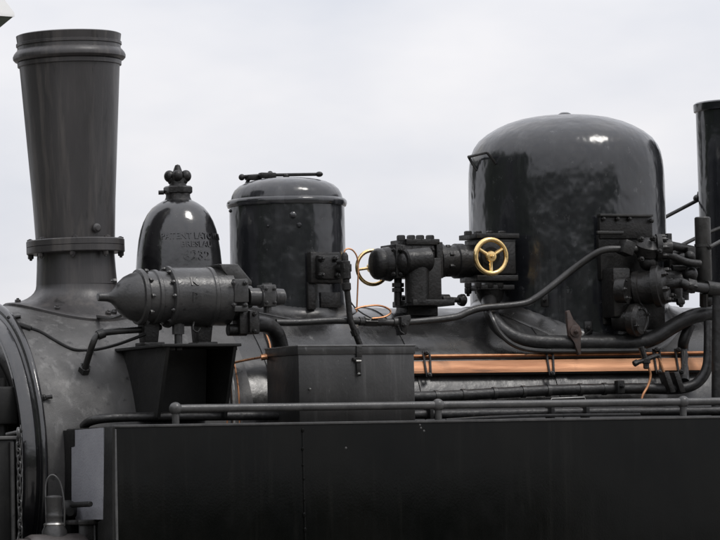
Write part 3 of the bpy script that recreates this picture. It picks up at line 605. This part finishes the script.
b.ball(I(690, 274, 0), 8*k, 14); b.cyl(I(676, 282, 0), I(676, 302, 0), 6.5*k, 12); b.box(I(683, 291, .02), (9*k, .03, 8*k), .003); b.hexb(I(680, 299, -.05), (0, -.3, -1), 4.5*k, 6*k)
part(b, 'delivery_pipe', 'iron', inj)
b = MB(); o = I(636, 320, -.03); b.lathe([(-22*k, 11*k), (-5*k, 12*k), (-4*k, 16.5*k), (3*k, 16.5*k), (4*k, 15*k), (7*k, 14*k), (7.5*k, 11*k), (6.5*k, 10*k), (6.5*k, 0)], o, (.55, -.82, -.05), 30); b.ringbolts(o+Vector((.55, -.82, -.05))*4*k, (.55, -.82, -.05), 12.5*k, 4, 2.6*k, 4*k, .5)
part(b, 'lower_valve_cap', 'iron', inj)
b = MB(); b.box(I(616, 293, .03), (20*k, .10, 50*k), .01); b.box(I(640, 305, .06), (50*k, .06, 50*k), .01); b.cyl(I(618, 290, -.03), I(628, 290, -.06), 13*k, 20); b.ringbolts(I(624, 290, -.05), axd, 10*k, 6, 2.4*k, 4*k)
part(b, 'valve_chest', 'iron', inj)

b = MB(); b.box(I(681, 262, .16), (34*k, .05, 22*k), .006); b.box(I(676, 284, .14), (22*k, .05, 30*k), .006); b.cyl(I(664, 280, .10), I(702, 280, .10), 8*k, 16); b.cyl(I(684, 250, .12), I(684, 300, .12), 5*k, 12); b.ball(I(684, 262, .10), 9*k, 14)
b.ringbolts(I(690, 280, .10), (1, 0, 0), 9*k, 6, 2.4*k, 4*k)
part(b, 'check_valve', 'iron', inj)
# large feed pipe, thin companion pipe, swing clip
FB = lambda px, py, off=.05: B(px, py, off)
pipe('feed_pipe', [Mv(489, 300, -.02), P(490, 312, -.34), P(497, 325, -.40), P(511, 336, -.43), P(530, 341.5, -.44), P(560, 343, -.45), P(600, 343, -.45), P(636, 342.5, -.45), P(654, 338, -.46), P(672, 327, -.48), P(690, 317.5, -.50), P(706, 314, -.5), P(740, 311, -.5)], 7.6, 'lagging', 20, 5)
pipe('feed_pipe', [P(486, 306, -.36), P(492, 318, -.43), P(500, 333, -.45), P(514, 345, -.47), P(535, 350.5, -.47), P(570, 351, -.47), P(620, 350.5, -.47), P(645, 350, -.47)], 2.6, 'pipe', 10, 5)
b = MB(); yc = P(574, 335, -.45).y-.035; kk = K(P(574, 335, yc)); Q = lambda px, py, d=0: P(px, py, yc+d)
b.prism([Q(566.5, 311), Q(570, 310), Q(573, 320), Q(580, 326), Q(582.5, 333), Q(580, 340), Q(581.5, 354), Q(578.5, 355.5), Q(575, 342), Q(569, 336), Q(568, 326)], (0, .016, 0), .003)
b.lathe([(-.004, 6*kk), (.006, 6*kk), (.008, 4*kk)], Q(575, 331), (0, -1, 0), 16); b.hexb(Q(575.5, 331.5, -.006), (0, -1, 0), 2.6*kk, 4*kk)
part(b, 'pipe_flange', 'rust')
b = MB(); b.tube([B(560, 341, .0), Q(575, 341, .03), B(604, 322, .01)], .004, 6, 3); part(b, 'clip_wire', 'iron')

# copper strip with thin copper pipe, clips
def strip(pxa, pxb, y0, y1, y0b, y1b, off, th, name, m_, n=24):
    b = MB(); rows = []
    for i in range(n+1):
        t = i/n; px = pxa+(pxb-pxa)*t
        ring = []
        for j in range(7):
            s = j/6; py = (y0+(y0b-y0)*t)*(1-s)+(y1+(y1b-y1)*t)*s
            ring.append(B(px, py, off+.004*math.sin(math.pi*s)))
        for j in range(6, -1, -1):
            s = j/6; py = (y0+(y0b-y0)*t)*(1-s)+(y1+(y1b-y1)*t)*s; ring.append(B(px, py, off-th))
        rows.append([b.bm.verts.new(v) for v in ring])
    L = len(rows[0])
    for A_, D_ in zip(rows, rows[1:]):
        for j in range(L): l = (j+1) % L; b.bm.faces.new((A_[j], A_[l], D_[l], D_[j]))
    b.bm.faces.new(rows[0]); b.bm.faces.new(rows[-1][::-1])
    return part(b, name, m_)
st = strip(405, 703, 361.5, 373.5, 357.5, 370.0, .030, .022, 'copper_strip', 'strip')
pipe('copper_tube', [B(405, 356.3, .03), B(560, 354.6, .03), B(704, 352.6, .03)], 1.7, 'copper', 10, 0)
b = MB(); b.tube([B(405, 359, .022), B(560, 357, .022), B(704, 355, .022)], 1.3*K(B(500, 358)), 8, 0); b.tube([B(405, 374.8, .02), B(560, 373, .02), B(704, 371.2, .02)], 1.1*K(B(500, 358)), 8, 0); part(b, 'strip_edging', 'dark', st)
for px in (427, 550, 657, 679):
    b = MB(); kk = K(B(px, 365)); dy = (px-405)*.0125
    for s in (0, 1): b.tube([B(px-4+s*6, 352-dy*.8, .038), B(px-3+s*6, 358-dy*.9, .037), B(px-1.5+s*5, 368-dy, .038), B(px+s*4, 377-dy, .03)], 1.15*kk, 8, 3)
    b.hexb(B(px-1, 354-dy, .042), (0, -1, .8), 2.6*kk, 3*kk); b.hexb(B(px+2, 376-dy, .034), (0, -1, .6), 2.6*kk, 3*kk)
    part(b, 'strip_clip', 'iron', st)

# lagged pipe below the strip, bent up at the right, and its clamps
LGP = [B(405, 397, .045), B(440, 396.5, .045), B(500, 393, .045), B(560, 390, .045), B(640, 388.5, .05), P(672, 389, -.58), P(690, 386.5, -.58), P(701, 379, -.58), P(707.5, 366, -.58), P(709, 345, -.57), P(709, 322, -.55)]
lgp = pipe('lagged_pipe', LGP, 5.6, 'lagging', 16, 5)
for px, py in ((436, 396.6), (463, 395), (494, 393.3), (523, 391.8), (548, 390.6), (580, 389.6), (604, 389)):
    b = MB(); q = B(px, py, .045); kk = K(q); b.cyl(q-Vector((2*kk, 0, 0)), q+Vector((2*kk, 0, 0)), 6.3*kk, 16); part(b, 'lagging_band', 'pipe', lgp)
for px, py in ((619.5, 387),):
    b = MB(); q = B(px, py, .07); kk = K(q); b.box(q, (8*kk, .03, 13*kk), .003); b.hexb(q+Vector((0, -.015, .003)), (0, -1, 0), 2.3*kk, 3*kk); part(b, 'pipe_clamp', 'dark')
for px in (664, 674):
    b = MB(); q0, q1 = P(px, 372, -.62), P(px+7, 393, -.62); kk = K(q0); b.prism([q0, P(px+5, 371.5, -.62), P(px+12, 392, -.62), q1], (0, .05, 0), .002); part(b, 'pipe_clamp', 'iron')
pipe('upright_pipe', [P(690, 325, -.46), P(684, 340, -.46), B(683, 352, .02), B(684, 382, .03)], 5.5, 'lagging', 14, 4)
pipe('upright_pipe', [P(718.5, 296, -.66), P(718, 340, -.66), P(717.5, 420, -.66)], 6.2, 'lagging', 16, 0)
# lubricator union with copper drops
b = MB(); kk = K(P(648, 360, -.60)); U = lambda px, py, d=0: P(px, py, -.60+d)
b.tube([U(635, 363), U(645, 360), U(657, 355.5), U(659, 358)], 2.4*kk, 10, 3); b.cyl(U(641, 347), U(645.5, 360), 3.0*kk, 10); b.lathe([(0, 2.6*kk), (2*kk, 4.4*kk), (6*kk, 4.4*kk), (7*kk, 3*kk), (11*kk, 3*kk), (12*kk, 1.8*kk)], U(646, 357), (0, 0, -1), 6); b.cyl(U(634, 364), U(637.5, 362), 3.2*kk, 8)
lu = part(b, 'lubricator_union', 'iron')
pipe('copper_tube', [U(649, 368), U(650.5, 376), U(648, 386), U(643, 395), U(640, 405)], 1.3, 'copper', 8, parent=lu)
pipe('copper_tube', [U(658.5, 357), U(661, 364), U(664, 373)], 1.5, 'copper', 8, parent=lu)

# ------------------------------------------------------------------ side tank
YT = -1.0
tl = P(113, 428, YT); tzr = P(700, 417, YT)
ZT = P(420, 421.7, YT).z; XTL = tl.x; XTR = P(780, 417, YT).x
Z0 = .82
b = MB(); b.box(((XTL+XTR)/2, (YT-.46)/2, (ZT+Z0)/2), (XTR-XTL, .54, ZT-Z0), .006)
tank = part(b, 'side_tank', 'tank')
b = MB(); b.box(((XTL+XTR)/2, YT+.004, ZT+.0005), (XTR-XTL, .016, .009), .002); part(b, 'top_edge_strip', 'rail', tank)
xs = P(303.5, 470, YT).x
b = MB(); b.box((xs, YT-.001, (ZT+Z0)/2-.005), (.007, .005, ZT-Z0-.02), .0015)
part(b, 'seam_strip', 'tank', tank)
b = MB()
for i in range(16): b.ball((xs+random.uniform(-.003, .003), YT-.004, ZT-.02-i*.055-random.uniform(0, .02)), random.uniform(.003, .0055), 8, (1, .5, 1.6))
part(b, 'seam_rivet', 'tank', tank, kind='stuff')
b = MB(); b.box((XTL+.006, YT-.001, (ZT+Z0)/2-.003), (.010, .006, ZT-Z0-.012), .002); part(b, 'corner_angle', 'rail', tank)
b = MB()
for px, py in ((421, 428), (424, 431), (346, 448), (420, 425)): b.ball(P(px, py, YT), .004, 8, (1, .5, 1))
part(b, 'rivet', 'rail', tank, kind='stuff')
# pale panel and black lamp iron on the tank's front end
XP = XTL-.012
T = lambda px, py: PX(px, py, XP)
b = MB(); b.prism([T(75, 430), T(104.5, 427.5), T(103, 519.5), T(71.5, 519.5), T(71.5, 447), T(75, 446.5)], (.010, 0, 0)); part(b, 'end_panel', 'grey', tank, label='pale grey panel on the end of the side tank')
b = MB(); b.prism([T(56.5, 431), T(74, 430), T(74, 447), T(70.5, 447.5), T(70.5, 540), T(56.5, 540)], (.03, 0, 0)); part(b, 'lamp_iron', 'dark', tank)
b = MB(); b.prism([T(103.6, 427.2), T(112.5, 427.8), T(112.5, 545), T(98, 545), T(98, 522), T(101.5, 520), T(102, 500), T(103.6, 497)], (.009, 0, 0)); part(b, 'end_flange', 'dark', tank)
b = MB(); xk = XP-.045; V2 = lambda px, py, dx=0: PX(px, py, xk+dx)
b.cyl(V2(72, 505), V2(90.5, 504), .0095, 12, .003); b.lathe([(-.02, .026), (.0, .034), (.02, .034), (.035, .024), (.045, .012)], V2(69, 510, .01), (-1, 0, 0), 18); b.box(V2(69.5, 512, .03), (.05, .03, .055), .006); b.cyl(V2(70, 512), V2(70, 512, .05), .014, 12)
part(b, 'tap', 'dark', tank)
q = T(86, 522)
b = MB(); b.box((XTL-.03, q.y, q.z), (.07, .14, .016), .003); b.box((XTL-.03, q.y-.05, q.z-.09), (.05, .012, .17), .002); part(b, 'end_ledge', 'pipe', tank)
zsh2 = P(60, 601, -.80).z
b = MB(); b.box((XTL-.30, -.62, zsh2-.011), (.62, .78, .022), .003); b.box((XTL-.30, -.62, zsh2-.12), (.50, .60, .20), .003)
fb = part(b, 'front_footplate', 'dark')

# pipe behind the rail along the tank top, cable tray pieces
YH = -.90
pipe('tank_top_pipe', [B(84, 426, .03), P(90, 421.5, -.66), P(104, 418.6, -.70), P(135, 417, -.70), P(200, 416.2, -.70), P(300, 415.5, -.70), P(430, 414.5, -.70), P(560, 412.3, -.70), P(730, 410.8, -.70)], 4.6, 'lagging', 14, 5)
for px in (429, 550, 585): b = MB(); q = P(px, 413, -.71); kk = K(q); b.box(q, (4*kk, .05, 12*kk), .002); part(b, 'pipe_bracket', 'dark')
b = MB(); q0, q1 = P(440, 420, -.93), P(640, 414, -.93); kk = K(q0); b.tube([P(446, 420.3, -.93), P(490, 417.5, -.93), P(545, 415.7, -.93), P(640, 414.6, -.93)], 1.6*kk, 8, 3); part(b, 'flat_bar', 'rail')
b = MB(); b.tube([P(551, 401, -.86), P(551.5, 398.6, -.86), P(584.5, 397.4, -.86), P(585, 400, -.86)], .0032, 8, 0); part(b, 'wire_loop', 'steel')
# handrail along the tank
YR = -.965
rail_pts = [P(175.5, 407.6, YR), P(438, 405.2, YR), P(683, 402.6, YR), P(760, 401.8, YR)]
kk = K(rail_pts[1]); zr = sum(p.z for p in rail_pts[:3])/3
b = MB(); b.cyl((rail_pts[0].x, YR, zr), (XTR, YR, zr), 4.0*kk, 18); hr = part(b, 'handrail', 'rail')
for p in rail_pts[:3]:
    b = MB(); b.ball((p.x, YR, zr), 6.4*kk, 20); b.lathe([(0, 5.5*kk), (2*kk, 5.5*kk), (2.6*kk, 3.6*kk), (zr-ZT-4*kk, 3.6*kk)], (p.x, YR, ZT-.003), (0, 0, 1), 16); part(b, 'stanchion', 'rail', hr)

# running gear and frames under the tanks (below the picture's edge)
b = MB(); b.box(((XF+XE)/2, 0, .72), (XE-XF+.3, 1.0, .20), .01); part(b, 'frame', 'dark')
b = MB(); b.box(((XTL+XTR)/2, .73, (ZT+Z0)/2), (XTR-XTL, .54, ZT-Z0), .006); part(b, 'side_tank', 'tank')
b = MB(); b.box(((XF+XS)/2, 0, .95), (XS-XF-.1, .7, .35), .02); part(b, 'smokebox_saddle', 'dark')
for i in range(3):
    for s in (-1, 1):
        x = XF+.55+i*.85
        b = MB(); b.lathe([(-.05, .36), (-.05, .30), (.05, .30), (.05, .35), (.035, .36)], (x, s*.42, .47), (0, s, 0), 40); b.lathe([(-.03, .30), (.03, .30), (.05, .10), (.07, .08), (.07, 0)], (x, s*.42, .47), (0, s, 0), 24)
        part(b, 'wheel', 'dark')
for s in (-1, 1):
    b = MB(); b.box((0, s*.42, .055), (40, .06, .11), .01); b.build('rail_track', 'rust', label=('rusty steel rail under the near wheels of the locomotive' if s < 0 else 'rusty steel rail under the far wheels of the locomotive'), category='rail')

# ------------------------------------------------------------------ lamp box and hose bracket at the smokebox front
b = MB(); q = P(14, 439, -.62); x0 = q.x
b.box((x0-.14, -.52, q.z-.22), (.26, .26, .44), .008); fbx = part(b, 'front_lamp_box', 'dark')
b = MB(); b.box((x0-.14, -.52, q.z+.004), (.275, .275, .012), .003); part(b, 'box_lid', 'smokebox', fbx)
b = MB(); b.cyl((x0-.02, -.655, q.z-.40), (x0-.02, -.655, q.z-.01), .007, 10); part(b, 'box_rod', 'rail', fbx)

# chain hanging by the front ring
ct, cb = P(18.5, 437, -.70), P(18.5, 560, -.70)
chain = empty('chain', (ct.x, ct.y, cb.z), label='dark steel chain hanging beside the smokebox front ring', category='chain')
N = 19; Lk = (ct.z-cb.z)/N
lm = MB(); h = Lk*.36; w = Lk*.36
lm.tube([(w*math.cos(a)*1.0, 0, (h if math.sin(a) >= 0 else -h)+w*math.sin(a)) for a in [2*math.pi*i/14 for i in range(14)]], Lk*.14, 8, 0, True)
first = lm.build('link', 'steel', chain)
first.data.materials.clear(); first.data.materials.append(M['rail'])
for i in range(N):
    o = first if i == 0 else first.copy()
    if i: C.objects.link(o)
    o.parent = chain; o.location = (random.uniform(-.002, .002), random.uniform(-.002, .002), Lk*(i+.5)); o.rotation_euler = (0, 0, R(24 if i % 2 else 106)+random.uniform(-.2, .2))
b = MB(); b.tube([(ct.x+.03, ct.y+.06, ct.z+.02), (ct.x, ct.y, ct.z+.028), (ct.x-.004, ct.y-.012, ct.z+.008), (ct.x, ct.y, ct.z-.006)], .006, 8, 4); b.cyl((ct.x+.03, ct.y+.06, ct.z+.02), (x0-.02, -.60, ct.z+.01), .006, 8)
part(b, 'chain_hook', 'rail')

# ------------------------------------------------------------------ oil lamp standing on the front footplate
YL = -.80
k = K(P(55, 510, YL)); Lp = lambda px, py, d=0: P(px, py, YL+d)
lc = Lp(55, 566); rl = 32*k
lamp = empty('oil_lamp', (lc.x, YL, zsh2), label='grey brown oil lamp with wire handle on the front footplate', category='lamp')
def lpart(b, name, m_, parent=None, **kw):
    o = b.build(name, m_, None, **kw); o.data.transform(Matrix.Translation(-lamp.location)); o.parent = parent or lamp; return o

b = MB(); b.lathe([(-37*k, rl*.80), (-36*k, rl*.86), (-30*k, rl*.86), (-29*k, rl*.93), (-24*k, rl), (26*k, rl), (31*k, rl*.9), (33*k, rl*.6), (33.5*k, 0)], lc, (1, 0, 0), 40); body = lpart(b, 'lamp_body', 'lamp')
b = MB(); b.lathe([(-37.2*k, rl*.66), (-40*k, rl*.72), (-41*k, rl*.80), (-39*k, rl*.87), (-34*k, rl*.88)], lc, (1, 0, 0), 40, cap=False); lpart(b, 'lens_ring', 'lamp')
b = MB(); b.lathe([(-36.5*k, rl*.72), (-39*k, rl*.55), (-41*k, rl*.3), (-41.6*k, 0)], lc, (1, 0, 0), 32, cap=False); lpart(b, 'lens', 'glass')
cb_ = Lp(54.5, 532)
def lz(py): return Lp(54.5, py).z
o_ = Vector((cb_.x, YL, 0))
b = MB(); b.lathe([(lz(540), 13*k), (lz(531), 12.5*k), (lz(527.5), 10.8*k), (lz(524), 10.2*k), (lz(522), 8.6*k), (lz(518), 8.4*k), (lz(517), 9*k), (lz(515), 9*k), (lz(514), 8.4*k), (lz(511), 8.4*k), (lz(499), 8.6*k), (lz(498), 9*k), (lz(497), 8.8*k), (lz(495.5), 6*k), (lz(495), 0)], o_, (0, 0, 1), 32); chm = lpart(b, 'vent_chimney', 'pump')
for py in (524.5,):
    b = MB(); b.lathe([(lz(py+1.5), 10.2*k), (lz(py), 11*k), (lz(py-1.5), 10.0*k)], o_, (0, 0, 1), 32, cap=False); lpart(b, 'collar_ring', 'steel')
b = MB(); w = 8.8*k; zt_ = lz(498)
b.tube([o_+r0*(-w)+Vector((0, -.01, lz(526))), o_+r0*(-w*1.05)+Vector((0, -.01, lz(505))), o_+r0*(-w*.9)+Vector((0, 0, lz(484))), o_+r0*(-w*.35)+Vector((0, 0, lz(475.5))), o_+r0*(w*.3)+Vector((0, 0, lz(477))), o_+r0*(w*.85)+Vector((0, 0, lz(486))), o_+r0*(w*1.05)+Vector((0, -.01, lz(505))), o_+r0*(w)+Vector((0, -.01, lz(526)))], 1.0*k, 8, 6)
lpart(b, 'wire_handle', 'rail')
b = MB(); b.box(lc+Vector((-2*k, 0, -rl-.0)), (40*k, 34*k, 7*k), .004); lpart(b, 'lamp_base', 'lamp')

# ------------------------------------------------------------------ tool box on the tank
YX0, YX1 = -.895, -.61
f0, f1 = P(298.3, 385, YX0), P(416.3, 385, YX0)
ZBT = P(357, 345.5, YX0).z; ZLD = P(357, 354.5, YX0).z
bx = empty('tool_box', ((f0.x+f1.x)/2, (YX0+YX1)/2, ZT), label='dark grey sheet steel tool box with hasp on the side tank', category='tool box')
def bpart(b, name, m_, parent=None, **kw):
    o = b.build(name, m_, None, **kw); o.data.transform(Matrix.Translation(-bx.location)); o.parent = parent or bx; return o
wx = f1.x-f0.x; cx_, cy_ = (f0.x+f1.x)/2, (YX0+YX1)/2
b = MB(); b.box((cx_, cy_, (ZT+.005+ZLD+.004)/2), (wx-.008, YX1-YX0-.008, ZLD+.004-ZT-.005), .003); bpart(b, 'box_body', 'box')
b = MB(); b.box((cx_, cy_, (ZBT+ZLD)/2), (wx, YX1-YX0, ZBT-ZLD), .004); ld_ = bpart(b, 'lid', 'box')
b = MB(); b.tube([(f0.x+.002, YX1, ZBT-.001), (f0.x+.002, YX0+.001, ZBT-.001), (f1.x-.002, YX0+.001, ZBT-.001), (f1.x-.002, YX1, ZBT-.001)], .0036, 8, 0); bpart(b, 'rolled_edge', 'rail', ld_)
kk = K(f0)
b = MB(); hp = lambda px, py, d=0: P(px, py, YX0-.003-d)
b.box(hp(359, 352), (6*kk, .008, 12*kk), .002); b.box(hp(358.5, 365), (4.6*kk, .007, 16*kk), .0015); b.box(hp(357, 359), (9*kk, .010, 3*kk), .001)
b.hexb(hp(359, 374.5), (0, -1, 0), 2.0*kk, 3*kk); bpart(b, 'hasp', 'iron')
b = MB(); b.cyl(hp(356, 361, .006), hp(361, 361, .006), 1.3*kk, 8); b.hexb(hp(358.5, 374, .002), (0, -1, 0), 1.7*kk, 2*kk); b.hexb(hp(309.5, 389, -.004), (0, -1, 0), 1.4*kk, 2*kk); bpart(b, 'pin', 'steel', kind='stuff')
for px in (320, 395): b = MB(); b.cyl(Vector((P(px, 350, YX1).x-.03, YX1+.004, ZLD)), Vector((P(px, 350, YX1).x+.03, YX1+.004, ZLD)), .006, 8); bpart(b, 'hinge', 'box')

# ------------------------------------------------------------------ corner of a white canopy roof standing behind the engine
D = 7.0
tip = P(14.6, 16.8, D); kk = K(tip)
e1 = (-r0*.80+Vector((FWD.x, FWD.y, 0))*.60).normalized(); e2 = (-r0*.80-Vector((FWD.x, FWD.y, 0))*.60).normalized()
cn = empty('canopy', (tip.x-3.2, tip.y+.3, 0), label='white platform canopy roof corner with dark green underside beyond the chimney', category='canopy')
def cpart(b, name, m_):
    o = b.build(name, m_, None); o.data.transform(Matrix.Translation(-cn.location)); o.parent = cn; return o
zt = tip.z; apex = tip+(e1+e2).normalized()*2.6+Vector((0, 0, 2.1*.9))
p1, p2, p3 = tip+e1*3, tip+e2*3, tip+e1*3+e2*3
b = MB(); ed = Vector((0, 0, .02)); ap = (tip+p3)/2+Vector((0, 0, 3.4))
vs1 = [b.bm.verts.new(v+ed) for v in (tip, p2, p3, p1)]; va = b.bm.verts.new(ap); vs0 = [b.bm.verts.new(v) for v in (tip, p2, p3, p1)]
for i in range(4): b.bm.faces.new((vs1[i], vs1[(i+1) % 4], va)); b.bm.faces.new((vs0[i], vs0[(i+1) % 4], vs1[(i+1) % 4], vs1[i]))
b.bm.faces.new(vs0[::-1]); cpart(b, 'roof', 'white')
b = MB(); lo = Vector((0, 0, -.001)); ctr = (tip+p3)/2
inn = [v+(ctr-v)*.45+Vector((0, 0, -.85)) for v in (tip, p2, p3, p1)]
A_ = [b.bm.verts.new(v+(ctr-v)*.004+lo) for v in (tip, p2, p3, p1)]; D_ = [b.bm.verts.new(v) for v in inn]
for i in range(4): b.bm.faces.new((A_[i], A_[(i+1) % 4], D_[(i+1) % 4], D_[i]))
b.bm.faces.new(D_); b.bm.faces.new(A_[::-1]); cpart(b, 'soffit', 'green')
b = MB(); b.cyl((ctr.x, ctr.y, 0), (ctr.x, ctr.y, zt-.7), .12, 20); cpart(b, 'post', 'green')
